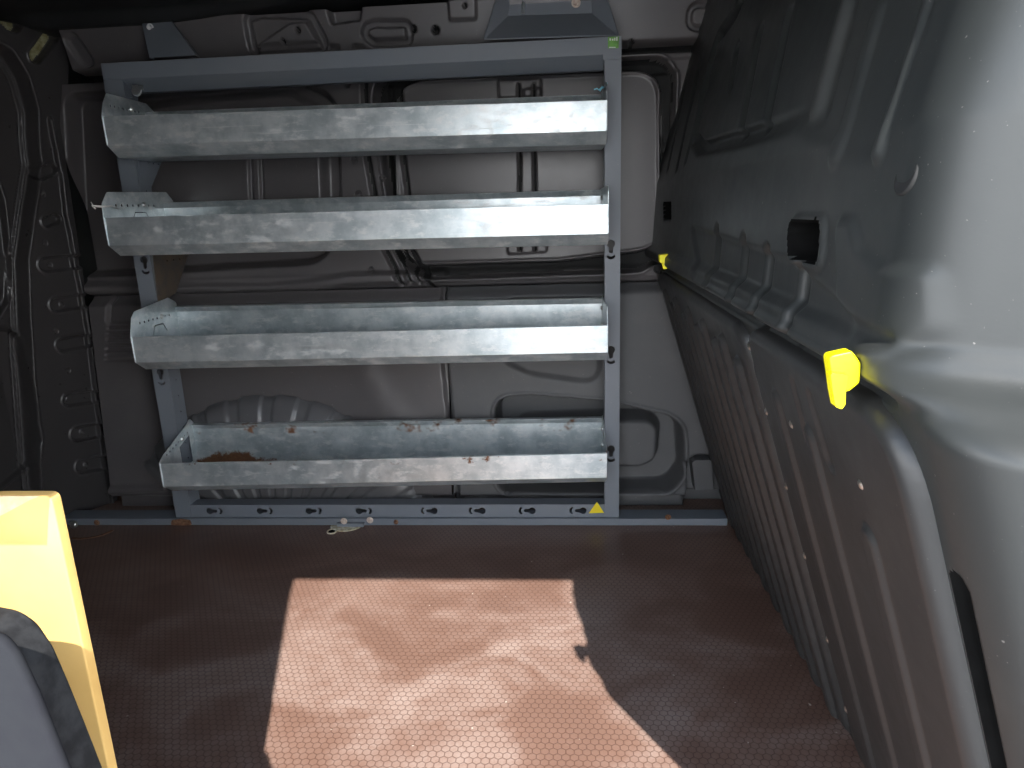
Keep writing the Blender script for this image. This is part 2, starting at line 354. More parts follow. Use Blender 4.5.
# ---- side wall behind the rack
YU, YL = 1.92, 1.88
U = XZ(YU); L_ = XZ(YL); CR = XZ(1.855)
def up_field(A, B):
    sl_ = np.zeros(A.shape, int)  # faces coloured black to put deep shade into channels, grooves and holes
    Y = YU - 0.050*sstep((B - 1.232)/0.012) - 0.30*np.clip(B - 1.244, 0, 1)
    d = np.zeros(A.shape)                               # d > 0 : towards the cabin
    # front (right hand) blanked window: raised panel inside a deep channel
    inner = fillet([U(p) for p in ((392, 80), (661, 68), (662, 244), (640, 252), (560, 262), (418, 266), (396, 246))], [.10, .075, .05, .05, .2, .06, .06])
    sd_in = poly_sd(A, B, inner)
    outer = fillet([U(p) for p in ((368, 68), (676, 56), (668, 250), (655, 262), (640, 271), (430, 279), (398, 262))], [.10, .07, .05, .05, .05, .09, .1])
    sd_out = poly_sd(A, B, outer)
    chan = inside(sd_out, 0.010)*(1 - inside(sd_in, 0.010))
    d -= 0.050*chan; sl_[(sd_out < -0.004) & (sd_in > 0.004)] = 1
    d += 0.006*groove(sd_out - 0.004, 0.003, 0.006) + 0.004*groove(sd_in + 0.004, 0.003, 0.006)
    band = inside(sd_in, 0.010)
    d -= 0.012*band
    d += band*0.010*np.exp(-((A + 0.30)/0.55)**2)
    for px in (519, 534):
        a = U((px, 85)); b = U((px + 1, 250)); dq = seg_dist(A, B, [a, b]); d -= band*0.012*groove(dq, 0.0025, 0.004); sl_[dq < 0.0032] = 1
    for box in (((498, 80), (541, 78), (541, 97), (499, 98)), ((507, 243), (546, 241), (547, 252), (508, 254))):
        d += 0.008*inside(poly_sd(A, B, fillet([U(p) for p in box], .008)), 0.006)
    d += 0.016*inside(poly_sd(A, B, fillet([U(p) for p in ((524, 90), (541, 89), (541, 98), (524, 99))], .006)), 0.006)
    # second, slanted pressing at the front corner of the window
    d += 0.012*inside(poly_sd(A, B, fillet([U(p) for p in ((652, 72), (679, 70), (676, 170), (664, 150), (663, 110))], .012)), 0.010)
    # rear (left hand) blanked window
    oi = fillet([U(p) for p in ((66, 96), (300, 80), (336, 100), (339, 235), (318, 262), (76, 276))], [.04, .10, .08, .09, .10, .05])
    s2 = poly_sd(A, B, oi); d -= 0.050*inside(s2, 0.022)
    ii = fillet([U(p) for p in ((112, 106), (285, 90), (318, 110), (322, 225), (300, 240), (122, 249))], [.04, .10, .08, .08, .08, .04])
    d += 0.026*inside(poly_sd(A, B, ii), 0.030)
    for px in (247, 258):
        d -= 0.010*groove(seg_dist(A, B, [U((px - 3, 110)), U((px + 2, 240))]), 0.003, 0.004)
    # centre pillar: grooves that sweep forward at the bottom
    for q, w in ((((364, 75), (366, 150), (374, 196), (384, 248), (402, 284)), .005), (((386, 85), (388, 150), (393, 196), (393, 247), (411, 281)), .0035),
                 (((400, 90), (402, 150), (408, 196), (402, 246), (420, 281)), .0035), (((408, 246), (425, 275), (440, 302)), .006)):
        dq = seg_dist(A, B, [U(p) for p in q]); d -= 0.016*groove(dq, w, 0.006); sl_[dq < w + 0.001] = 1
    for p in ((354, 160), (358, 194), (371, 270), (382, 178), (347, 84)):
        d -= 0.02*inside(np.hypot(A - U(p)[0], B - U(p)[1]) - 0.006, 0.004)
    # sill line below the windows
    d += 0.006*groove(B - 0.675, 0.008, 0.012)
    d -= 0.045*sstep((0.655 - B)/0.02)*(A > -2)
    dl = seg_dist(A, B, [U((60, 289)), U((270, 290)), U((318, 285)), U((350, 279)), U((440, 276))])
    d += 0.018*groove(dl, 0.006, 0.018)
    # header: gap line, step
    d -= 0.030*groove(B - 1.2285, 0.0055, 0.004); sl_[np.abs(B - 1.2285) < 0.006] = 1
    d += 0.010*inside(np.abs(B - 1.214) - 0.008, 0.006)*(A > -0.1)
    # cant rail pressings
    cr = inside(-(B - 1.242), 0.004)
    def pocket(pts, r, depth, soft=0.010):
        return -depth*inside(poly_sd(A, B, fillet([CR(p) for p in pts], r)), soft)
    e = np.zeros(A.shape)
    s = poly_sd(A, B, fillet([CR(p) for p in ((364, 24), (374, 21), (411, 21), (411, 43), (372, 45), (361, 36))], .02))
    e -= 0.016*groove(s + 0.006, 0.006, 0.004)
    s = poly_sd(A, B, fillet([CR(p) for p in ((688, 4), (720, 2), (720, 29), (688, 29))], .035)); e -= 0.016*groove(s + .004, 0.004, 0.004)
    s = poly_sd(A, B, fillet([CR(p) for p in ((247, 18), (262, 13), (312, 14), (328, 47), (250, 52))], .02)); e -= 0.016*groove(s + 0.004, 0.007, 0.005)
    e += 0.012*inside(poly_sd(A, B, fillet([CR(p) for p in ((449, -6), (477, -8), (477, 20), (450, 21))], .008)), 0.006)
    e += 0.014*inside(poly_sd(A, B, fillet([CR(p) for p in ((292, 25), (308, 24), (322, 48), (254, 52), (258, 46))], .006)), 0.006)
    e += pocket(((326, -8), (366, -12), (360, 20), (332, 24)), .006, 0.03)
    e += pocket(((64, 38), (76, 33), (92, 62), (80, 67)), .02, 0.014, 0.012)
    for p, r in (((435, 30), .009), ((632, 41), .006), ((466, 8), .004), ((300, 32), .006), ((298, 10), .004), ((413, 29), .008), ((284, 42), .005)):
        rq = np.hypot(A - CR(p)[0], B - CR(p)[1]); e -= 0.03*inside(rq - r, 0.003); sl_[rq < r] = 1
    for p in ((333, 46), (357, 46)):
        e -= 0.02*inside(poly_sd(A, B, [CR((p[0]-5, p[1]-2)), CR((p[0]+5, p[1]-2)), CR((p[0]+5, p[1]+2)), CR((p[0]-5, p[1]+2))]), 0.003)
    d += e*cr
    global GROOVE_SHADE; GROOVE_SHADE = sl_
    return Y - d
def lo_field(A, B):
    Y = 1.845 + 0.06*np.clip(B/0.65, 0, 1)
    d = np.zeros(A.shape)
    Y = Y + 0.03*sstep((B - 0.615)/0.03)
    # soft swelling and creases
    d += 0.006*np.exp(-(seg_dist(A, B, [L_((366, 375)), L_((378, 398)), L_((398, 420)), L_((430, 440))])/0.045)**2)
    d -= 0.010*inside(poly_sd(A, B, fillet([L_(p) for p in ((500, 300), (600, 300), (600, 384), (530, 374), (503, 362))], .05)), 0.02)
    # seam
    d -= 0.022*groove(seg_dist(A, B, [L_((442, 290)), L_((444, 360)), L_((452, 425)), L_((460, 510))]), 0.006, 0.005)
    # big cup-shaped recess with a raised pad in it
    rc = fillet([L_(p) for p in ((496, 398), (530, 396), (606, 402), (666, 415), (681, 425), (683, 470), (668, 488), (600, 489), (498, 490))], [.06, .1, .3, .06, .06, .06, .08, .2, .06])
    s = poly_sd(A, B, rc); d -= 0.100*inside(s, 0.016)
    d += 0.006*groove(s - 0.006, 0.003, 0.006)
    pad = fillet([L_(p) for p in ((520, 424), (600, 421), (650, 421), (660, 430), (657, 462), (640, 469), (520, 470))], [.03, .1, .04, .03, .04, .05, .03])
    d += 0.074*inside(poly_sd(A, B, pad), 0.022)
    # moulded edge running round the rubber stop in the front corner
    d -= 0.045*sstep((0.050 - B)/0.010)
    st = fillet([L_(p) for p in ((684, 497), (686, 458), (694, 453), (735, 452), (745, 520), (684, 520))], [0, .01, .02, .02, 0, 0])
    d -= 0.045*inside(poly_sd(A, B, st), 0.006)
    # louvres
    for k in range(8):
        y = 325 + k*5
        d -= 0.010*groove(seg_dist(A, B, [L_((104, y)), L_((132, y))]), 0.002, 0.003)
    d += 0.014*groove(seg_dist(A, B, [L_((112, 487)), L_((170, 484))]), 0.004, 0.012)
    d -= 0.016*groove(seg_dist(A, B, [L_((86, 286)), L_((104, 300)), L_((104, 322))]), 0.003, 0.006)
    return Y - d
def side_sheet(field, x0, x1, z0, z1, st=0.004):
    us = np.arange(x0, x1 + 1e-6, st); vs = np.arange(z0, z1 + 1e-6, st)
    A, B = np.meshgrid(us, vs, indexing='ij'); return np.stack([A, field(A, B), B], -1)
XS = L_((448, 390))[0]
_up = side_sheet(up_field, -1.372, 0.70, 0.63, 1.345, 0.003)
wu = finish('wall_back', grid_mesh('wall_back', _up, mask=_up[..., 0] > -1.374 + 0.098*sstep((_up[..., 2] - 1.214)/0.014), matmask=GROOVE_SHADE), [M['body'], M['gap']], smooth=True); tag(wu, kind='structure')
wl = finish('trim_2', grid_mesh('trim_2', side_sheet(lo_field, -1.372, XS, -0.02, 0.645)), M['body'], smooth=True); tag(wl, kind='structure')
lp = finish('lining_panel', grid_mesh('lining_panel', side_sheet(lo_field, XS + 0.004, 0.52, 0.0, 0.645)), M['lining'], smooth=True)
sd = lp.modifiers.new('solid', 'SOLIDIFY'); sd.thickness = 0.004; sd.offset = 0
tag(lp, 'dark grey moulded lower side lining with a deep cup-shaped recess, right behind the rack', 'lining panel')
sh = MB(); sh.box(-1.75, 0.70, 2.06, 2.10, -0.5, 1.38); tag(sh.build('trim_3', M['black']), kind='structure')

# ---- wheel arch: ribbed dome behind the bottom tray
wc = on_y(278, 561, 1.82); R0 = float(on_y(285, 396, 1.875)[2] - wc[2])
n_t, n_r = 220, 40
th = np.linspace(math.radians(14), math.radians(143), n_t); tr = np.linspace(0, 1, n_r)
T, Q = np.meshgrid(th, tr, indexing='ij')
ang = Q*math.pi/2
rr = (R0 - 0.085) + 0.085*np.cos(ang); yy = 1.885 - 0.050*np.clip(np.sin(ang), 0, 1)
inn = np.clip((Q - 0.98)/0.02, 0, 1)
ribs = np.zeros(T.shape)
for t0 in np.radians(np.arange(20, 172, 12.5)): ribs = np.maximum(ribs, groove(T - t0, 0.060, 0.02))
rr = rr + 0.006*ribs*np.cos(ang); yy = yy - 0.006*ribs*np.sin(ang)
face_r = np.linspace(1, 0.35, 20)
P = np.stack([wc[0] + rr*np.cos(T), yy, wc[2] + rr*np.sin(T)], -1)
fr = []
for k in face_r[1:]:
    r_ = rr[:, -1]*k; fr.append(np.stack([wc[0] + r_*np.cos(th), yy[:, -1], wc[2] + r_*np.sin(th)], -1))
P = np.concatenate([P, np.stack(fr, 1)], 1)
P[..., 2] = np.maximum(P[..., 2], 0.001)
wa = finish('wheel_arch', grid_mesh('wheel_arch', P), paint('arch_paint_grey', (0.105, 0.105, 0.11), 0.33, 0.5, 0.10), smooth=True)
tag(wa, 'ribbed grey metal wheel arch dome behind the rusty bottom tray', 'wheel arch')

# ---- rear end: door pillar flange and rear door
PL0 = np.array([-1.425, 1.916]); PL1 = np.array([-1.528, 1.712]); dirp = (PL1-PL0)/np.linalg.norm(PL1-PL0); nrm = np.array([-dirp[1], dirp[0]]); nrm = nrm if nrm[0] > 0 else -nrm
def lean(z): return 0.03*np.clip(z, 0, 1.4)/0.95 + 0.055*sstep((z - 1.0)/0.33)
def LP(p):
    d = ray(*p); z = 0.6
    for _ in range(120):
        ln = float(lean(np.array(z))); o = np.array([PL0[0] + ln, PL0[1]])
        # intersect vertical plane through o with direction dirp
        t = ((o[0])*nrm[0] + (o[1])*nrm[1])/(d[0]*nrm[0] + d[1]*nrm[1]); q = CAMLOC + d*t; z = 0.5*z + 0.5*q[2]
    return (float((q[0]-o[0])*dirp[0] + (q[1]-o[1])*dirp[1]), float(q[2]))
sarr = np.concatenate([np.arange(-0.02, 0.42, 0.0028), np.arange(0.42, 1.6, 0.05)]); zarr = np.arange(-0.02, 1.36, 0.004)
A, B = np.meshgrid(sarr, zarr, indexing='ij')
d = np.zeros(A.shape)
arch = [LP(p) for p in ((18, 560), (40, 500), (36, 440), (32, 380), (28, 320), (26, 260), (33, 210), (40, 165), (36, 110), (26, 75), (10, 50), (-40, 28), (-120, 10))]
arch += [(2.5, 1.2), (2.5, -0.4), (arch[0][0], -0.4)]
sa = poly_sd(A, B, fillet(arch, .03, 5))
d -= 0.030*inside(sa, 0.016)
d += 0.004*groove(sa - 0.004, 0.003, 0.005)
# seal grooves beside the door edge
for off in (0.012, 0.026): d -= 0.010*groove(sa + off, 0.003, 0.003)
# rear door pressings
for pts, r in ((((-90, 150), (-6, 160), (8, 200), (15, 262), (14, 300), (0, 322), (-90, 326)), .03),
               (((-90, 330), (14, 330), (24, 338), (40, 440), (36, 466), (0, 488), (-90, 500)), .03)):
    s = poly_sd(A, B, fillet([LP(p) for p in pts], r)); d -= 0.014*inside(s, 0.012); d += 0.006*groove(s - 0.004, 0.002, 0.006)
# flange edge: rolled lip with notches
lip = [LP(p) for p in ((50, 120), (56, 150), (62, 178), (66, 215), (70, 232), (76, 268), (83, 300), (90, 345), (97, 405), (104, 450), (112, 505), (114, 530))]
dl = seg_dist(A, B, lip); d += 0.012*groove(dl, 0.0025, 0.006)
# press tabs with round ends and fixing dimples
for (a, b, w) in (((41, 174), (50, 170), .012), ((48, 222), (55, 219), .010), ((47, 265), (77, 262), .016), ((58, 305), (83, 301), .016), ((64, 345), (86, 341), .015),
                  ((70, 400), (94, 397), .015), ((79, 434), (104, 430), .018), ((84, 466), (108, 462), .018)):
    s = seg_dist(A, B, [LP(a), LP(b)]); d -= 0.012*groove(s, w, 0.006); d += 0.004*groove(s - w - 0.006, 0.001, 0.004)
for p in ((43, 194), (45, 243), (56, 331), (68, 370), (52, 265), (66, 398)):
    q = LP(p); d -= 0.01*inside(np.hypot(A-q[0], B-q[1]) - 0.005, 0.003)
for p in ((64, 305), (84, 433), (88, 466)):
    q = LP(p); d += 0.012*inside(np.hypot(A-q[0], B-q[1]) - 0.005, 0.005)
# oval inspection holes in the corner plate
matm = np.zeros(A.shape, int)
for a, b, r in (((36, 56), (51, 36), .013), ((2, 12), (12, 22), .020)):
    s = seg_dist(A, B, [LP(a), LP(b)]); d += 0.004*groove(s - r - 0.003, 0.002, 0.004); d -= 0.035*(1 - sstep((s - r)/0.005)); matm[s < r - 0.001] = 1
# corner plate edge against the roof
ce = [LP(p) for p in ((-30, -22), (0, -4), (22, 6), (42, 17), (57, 25))]
d += 0.006*groove(seg_dist(A, B, ce), 0.003, 0.005)
ln = lean(B)
over = np.maximum(A - 0.215, 0)
P = np.stack([PL0[0] + ln + dirp[0]*np.minimum(A, 0.215) - 0.10*over + nrm[0]*d, PL0[1] + dirp[1]*np.minimum(A, 0.215) - over + nrm[1]*d, B], -1)
wlft = finish('wall_left', grid_mesh('wall_left', P, matmask=matm), [M['door'], M['olive']], smooth=True); tag(wlft, kind='structure')
rw = MB(); rw.box(-1.75, -1.20, 2.02, 2.06, -0.02, 1.33); rw.box(-1.80, -1.75, 0.24, 2.1, -0.5, 1.38)
# return of the pillar towards the side wall
tag(rw.build('trim_4', M['black']), kind='structure')

# ---- bulkhead
ZK = np.array([-0.05, 0.0, 0.70, 0.715, 0.745, 0.90, 1.235, 1.40]); XK = np.array([0.472, 0.457, 0.2435, 0.240, 0.242, 0.252, 0.335, 0.372])
def prof(z): return np.interp(z, ZK, XK)
def BK(p):
    d = ray(*p); lo, hi = 0.2, 3.0
    for _ in range(50):
        t = (lo+hi)/2; q = CAMLOC + d*t
        if q[0] - float(prof(q[2])) < 0: lo = t
        else: hi = t
    return (float(q[1]), float(q[2]))
yarr = [0.40]
while yarr[-1] < 2.00: yarr.append(yarr[-1]*1.0042)
yarr = np.array(yarr); zarr = np.arange(-0.03, 1.36, 0.0032)
A, B = np.meshgrid(yarr, zarr, indexing='ij')
def near_roll(A, B):
    ys = 0.545 - 0.075*sstep((0.735 - B)/0.05); R = 0.070
    q = np.clip(ys - A, 0, R*0.87); return R - np.sqrt(R*R - q*q) + 1.75*np.clip(ys - A - R*0.87, 0, 9)
X = prof(B) + near_roll(A, B)
d = np.zeros(A.shape)
# ledge: rolled bead running the whole depth, gap line under it
d += 0.013*groove(B - 0.726, 0.006, 0.018)
d -= 0.010*groove(B - 0.703, 0.004, 0.004)*sstep((A - 0.50)/0.03)
matm = np.zeros(A.shape, int)
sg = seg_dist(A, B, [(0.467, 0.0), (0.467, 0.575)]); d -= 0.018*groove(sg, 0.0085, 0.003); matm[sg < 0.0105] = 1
# upper pressed field
fld = fillet([BK(p) for p in ((742, 2), (716, 36), (702, 88), (692, 141), (699, 151), (750, 138), (800, 122), (845, 152), (880, 154), (930, 0), (930, -60), (742, -60))],
             [.04, .04, .1, .02, .02, .1, .05, .05, .05, 0, 0, 0])
s = poly_sd(A, B, fld); far_ = sstep((A - 0.8)/0.3); d -= 0.006*inside(s, 0.030); d -= 0.012*far_*groove(s + 0.004, 0.006, 0.010)
for a, b, w, h in (((733, 50), (727, 88), .006, -.008), ((755, 35), (737, 129), .008, -.008), ((783, 18), (762, 120), .009, -.008), ((841, 0), (812, 108), .004, .006), ((848, 2), (819, 112), .004, -.004),
                   ((870, 18), (835, 152), .006, .004), ((925, 0), (880, 150), .003, .006), ((700, 62), (690, 110), .006, -.006)):
    (y0, z0), (y1, z1) = BK(a), BK(b); ym = (y0+y1)/2
    d += h*groove(seg_dist(A, B, [(y0, max(z0, z1)+(.4 if a[1] < 3 else 0)), (y0, z0), (y1, z1)]), w, 0.012)
# vertical ribs at the far end
for px in ((688, 72, 668, 168), (697, 74, 677, 168), (706, 80, 686, 160)):
    d -= 0.006*groove(seg_dist(A, B, [BK(px[:2]), BK(px[2:])]), 0.006, 0.008)
# finger slots above the ledge
for a, b in (((716, 234), (716, 282)), ((742, 245), (743, 300)), ((765, 258), (764, 318)), ((800, 272), (798, 334))):
    (y0, z0), (y1, z1) = BK(a), BK(b); d -= 0.010*groove(seg_dist(A, B, [(y0, z0), (y0, z1)]), 0.010, 0.010)
step = fillet([BK(p) for p in ((690, 226), (790, 262), (860, 320), (905, 345), (840, 352), (700, 278))], .01)
d -= 0.006*inside(poly_sd(A, B, step), 0.012)
hk = fillet([BK(p) for p in ((838, 219), (855, 219), (862, 250), (885, 268), (918, 270), (914, 330), (884, 362), (860, 340), (840, 300))], .012)
d += 0.005*inside(poly_sd(A, B, hk), 0.014)
# hand-hole slot, small slot, grommet seat
s = poly_sd(A, B, fillet([BK(p) for p in ((793, 224), (824, 224), (822, 263), (794, 256))], .010))
d += 0.005*groove(s - 0.003, 0.003, 0.006); d -= 0.06*(1 - sstep((s + 0.001)/0.003)); matm[s < 0.0040] = 1
s = poly_sd(A, B, fillet([BK(p) for p in ((663.5, 203), (671, 203), (671, 220), (664, 220))], .006)); d -= 0.03*(1 - sstep((s + 0.003)/0.006)); matm[s < 0.002] = 1
P = np.stack([X - d, A, B], -1)
wr = finish('wall_right', grid_mesh('wall_right', P, matmask=matm), [M['black'], M['hole']], smooth=True); tag(wr, kind='structure')
bb = MB(); bb.box(0.62, 0.70, 0.30, 2.06, -0.5, 1.38); tag(bb.build('trim_5', M['black']), kind='structure')

# ---- body side with the open sliding-door aperture (behind the photographer's shoulders)
def front_piece(name, loop):
    m = MB(); m.ext(loop, 'y', 0.335, 0.375); o = m.build(name, M['body']); tag(o, kind='structure')
m = MB()
m.ext([(-1.80, -0.5), (-0.86, -0.5), (-0.86, 0.728), (-0.345, 0.728), (-0.347, 1.12), (-0.342, 1.236), (-0.342, 1.38), (-1.80, 1.38)], 'y', 0.335, 0.375)  # low left cut-out is invented, added to let sun reach the yellow board
m.ext([(-0.342, 1.236), (0.42, 1.240), (0.42, 1.38), (-0.342, 1.38)], 'y', 0.335, 0.375)
m.ext([(0.42, -0.5), (0.72, -0.5), (0.72, 1.38), (0.42, 1.38)], 'y', 0.335, 0.375)
tag(m.build('wall_front', M['body']), kind='structure')

# ================================================================== RACK
rack = tag(empty('shelving_rack', (-0.5, 1.78, 0.0)), 'blue-grey steel van racking with four galvanised shelf trays against the far wall', 'shelving rack')
YP = 1.764
def part(o): return at_root(rack, o)
XL0 = on_y(101, 62, YP)[0]; XL1 = XL0 + 0.046
XR0, XR1 = 0.1045, 0.1435
ZT = 1.232
def keyhole(cx, cz, dx, dz, arc=True):
    """outline of a keyhole slot pointing along (dx, dz), with the small curved slot past its tip"""
    out = []
    for k in range(17):
        t = math.radians(32 + (360-64)*k/16); out.append((0.0098*math.cos(t), 0.0098*math.sin(t)))
    for k in range(9):
        t = math.radians(-90 + 180*k/8); out.append((0.0175 + 0.005*math.cos(t), 0.005*math.sin(t)))
    arcp = []
    for k in range(9):
        t = math.radians(-62 + 124*k/8); arcp.append((0.0255 + 0.0120*math.cos(t), 0.0120*math.sin(t)))
    for k in range(9):
        t = math.radians(62 - 124*k/8); arcp.append((0.0215 + 0.0095*math.cos(t), 0.0095*math.sin(t)))
    tr = lambda l: [(cx + a*dx - b*dz, cz + a*dz + b*dx) for a, b in l]
    return [tr(out)] + ([tr(arcp)] if arc else [])
def upright(x0, x1, side, holes, right):
    # C-section: web facing the cabin, one flange along the side
    w = 0.0022; d = 0.055
    if right: prof_ = [(x0 + 0.001, YP + d), (x0, YP), (x1, YP), (x1, YP + 0.035)]
    else: prof_ = [(x0, YP + 0.035), (x0, YP), (x1, YP), (x1 + 0.001, YP + d)]
    m_ = MB(); m_.ext(thick(prof_, w), 'z', 0.004, ZT - 0.003)
    o = m_.build('upright', M['rack'])
    c = MB()
    for (px, py, t) in holes:
        p = on_y(px, py, YP)
        for lp_ in keyhole(p[0], p[2], 0, -1 if t else 1): c.ext(lp_, 'y', YP - 0.012, YP + 0.012)
    fx = x0 if right else x1
    zs = [z for z in np.arange(0.10, 1.2, 0.046)]
    for z in zs: c.ext([(YP + 0.030 + 0.003*math.cos(2*math.pi*k/8), z + 0.003*math.sin(2*math.pi*k/8)) for k in range(8)], 'x', fx - 0.012, fx + 0.012)
    cut(o, c)
    b = o.modifiers.new('bevel', 'BEVEL'); b.width = 0.0012; b.segments = 2; b.limit_method = 'ANGLE'; b.angle_limit = math.radians(50)
    return part(o)
upright(XL0, XL1, 1, [(144, 260, 1), (160, 372, 1)], False)
upright(XR0, XR1, -1, [(611, 244, 1), (611, 350, 1), (611, 449, 1)], True)
# dark cavity seen through the keyholes is the hollow of the section itself
# top beam: flat band with a chamfered lower half
bm_ = MB(); bprof = [(YP + 0.075, ZT), (YP - 0.0015, ZT), (YP - 0.0015, ZT - 0.038), (YP + 0.042, ZT - 0.064), (YP + 0.060, ZT - 0.064)]
bm_.ext(thick(bprof, 0.0025), 'x', XL0 - 0.001, XR0 + 0.0005); part(bm_.build('top_beam', M['rack'], bevel=0.0012))
for lp_ in ([(XL0, ZT - 0.04), (XL1 + 0.004, ZT - 0.04), (XL1 + 0.004, ZT - 0.105), (XL0, ZT - 0.105)], [(XR0 - 0.004, ZT), (XR1, ZT), (XR1, ZT - 0.05), (XR0 - 0.004, ZT - 0.05)]):
    pl = MB(); pl.ext(lp_, 'y', YP - 0.003, YP - 0.0005); part(pl.build('corner_plate', M['rack'], bevel=0.0006))
# cross rail between the uprights with its keyholes
zc = lambda x, y: on_y(x, y, YP + 0.002)
cr_ = MB(); cr_.ext(thick([(YP + 0.045, 0.058), (YP + 0.002, 0.058), (YP + 0.002, 0.020), (YP + 0.02, 0.020)], 0.0022), 'x', XL1, XR0)
o = cr_.build('cross_rail', M['rack'])
c = MB()
for px, py, s_ in ((210, 513, 1), (260, 512.5, 1), (309, 512, 1), (359, 511.5, 1), (434, 510, -1), (482, 509, -1), (532, 508.5, -1), (583, 507.5, -1)):
    p = zc(px, py)
    for lp_ in keyhole(p[0], 0.0395, s_, 0): c.ext(lp_, 'y', YP - 0.01, YP + 0.012)
cut(o, c); part(o)
# base rail on the floor: angle section running past both uprights
br = MB(); br.ext(thick([(YP + 0.050, 0.021), (YP - 0.010, 0.021), (YP - 0.010, 0.0008)], 0.0025), 'x', -1.47, 0.434)
part(br.build('base_rail', M['rack'], bevel=0.001))
tb = on_y(350, 522, YP - 0.012)
tp = MB(); tp.ext([(tb[0] - 0.036, 0.012), (tb[0] + 0.042, 0.012), (tb[0] + 0.040, 0.0006), (tb[0] - 0.034, 0.0006)], 'y', YP - 0.022, YP - 0.0105)
part(tp.build('rail_tab', M['rack'], bevel=0.0008))
# fixings on the rail
for px, py, m_, r in ((344, 521, 'washer', .0095), (370, 520, 'washer', .0095), (396, 522, 'rust', .007), (97, 523, 'rust', .0085), (668, 517, 'rust', .008)):
    p = on_y(px, py, YP - 0.0225 if 336 < px < 368 else YP - 0.0105)
    s_ = MB(); s_.disc((p[0], p[1], max(p[2], r + .0005)), (0, -1, 0), [(r, 0), (r, 0.0012), (r*.62, 0.002), (r*.58, 0.004), (r*.35, 0.0045)], 18)
    part(s_.build('screw', M[m_]))
# rust scab at the foot of the left upright
ft = MB(); p0 = on_y(172, 520, YP - 0.004); p1 = on_y(193, 520, YP - 0.004)
ft.ext(fillet([(p0[0], 0.002), (p1[0], 0.002), (p1[0] - 0.004, 0.018), ((p0[0]+p1[0])/2, 0.022), (p0[0] + 0.005, 0.018)], .006), 'y', YP - 0.0145, YP - 0.011)
part(ft.build('foot_plate', M['rust']))
# warning triangle and green sticker
tri = [XZ(YP - 0.0005)(p) for p in ((597, 502), (588.8, 513.5), (604, 513))]
stk = MB(); stk.ext(tri, 'y', YP + 0.0008, YP + 0.0019)
o = part(stk.build('warning_sticker', M['sticker'])); o['label'] = 'yellow triangular warning sticker'
gs = [XZ(YP - 0.0035)(p) for p in ((608, 37), (619, 36.5), (618.6, 48), (608, 48.4))]
stk = MB(); stk.ext(gs, 'y', YP - 0.0040, YP - 0.0032); g_ = part(stk.build('green_sticker', M['green'])); g_['label'] = 'small green sticker with white print'
pr = MB()
for x0, x1, y0, y1 in ((609.5, 611, 38.2, 40.6), (612, 613.4, 38.6, 40.6), (614.2, 615.4, 37.8, 40.6), (616.2, 617.6, 36.9, 40.8), (609, 615.5, 46.9, 47.8)):
    pr.ext([XZ(YP - 0.0042)(p) for p in ((x0, y0), (x1, y0), (x1, y1), (x0, y1))], 'y', YP - 0.0043, YP - 0.0040)
o = pr.build('print', M['white']); o.parent = g_; o.matrix_parent_inverse = g_.matrix_parent_inverse @ Matrix.Identity(4); o.matrix_parent_inverse = Matrix.Identity(4)
# brackets up to the roof rail
# right hand: wide, dark, with upper flange
Yb = 1.842
f0, f1 = on_y(485, 40, YP + 0.006), on_y(617, 36, YP + 0.006)
k0, k1 = on_y(508, 17, Yb), on_y(592, 14.5, Yb)
u0, u1 = on_y(512, -14, Yb + 0.004), on_y(590, -16, Yb + 0.004)
w_ = MB(); off = np.array([0, 0.0, 0.003])
w_.prism(None, [f0, f1, k1, k0], [f0 + off, f1 + off, k1 + off, k0 + off]); oy = np.array([0, .003, 0])
w_.prism(None, [k0, k1, u1, u0], [k0 + oy, k1 + oy, u1 + oy, u0 + oy])
for f, k, u, sx in ((f0, k0, u0, -1), (f1, k1, u1, 1)):
    ox = np.array([0.003*sx, 0, 0]); g0 = np.array([f[0], Yb, f[2]]); 
    w_.prism(None, [f, k, u, np.array([u[0] + 0.03*sx, u[1], u[2]]), np.array([f[0] + 0.002*sx, f[1], f[2] + .004])], [f + ox + oy, k + ox + oy, u + ox + oy, np.array([u[0] + 0.03*sx, u[1], u[2]]) + oy, np.array([f[0] + 0.004*sx, f[1], f[2] + .006]) + oy])
brk = part(w_.build('roof_bracket', M['rack'], bevel=0.0008))
def child(p, o): o.parent = p; o.matrix_parent_inverse = Matrix.Identity(4); return o
b_ = MB(); p = on_y(576, 3, Yb); b_.disc(p, (0, -1, 0.1), [(.011, 0), (.011, .0016), (.0068, .002), (.0068, .008), (.004, .009)], 18); child(brk, b_.build('bolt', M['washer']))
b_ = MB(); q0, q1 = on_y(523.5, 2, Yb - .0008), on_y(523, 14, Yb - .0008); b_.tube([q0, q1], .004, 10); child(brk, b_.build('slot_plug', M['chrome']))
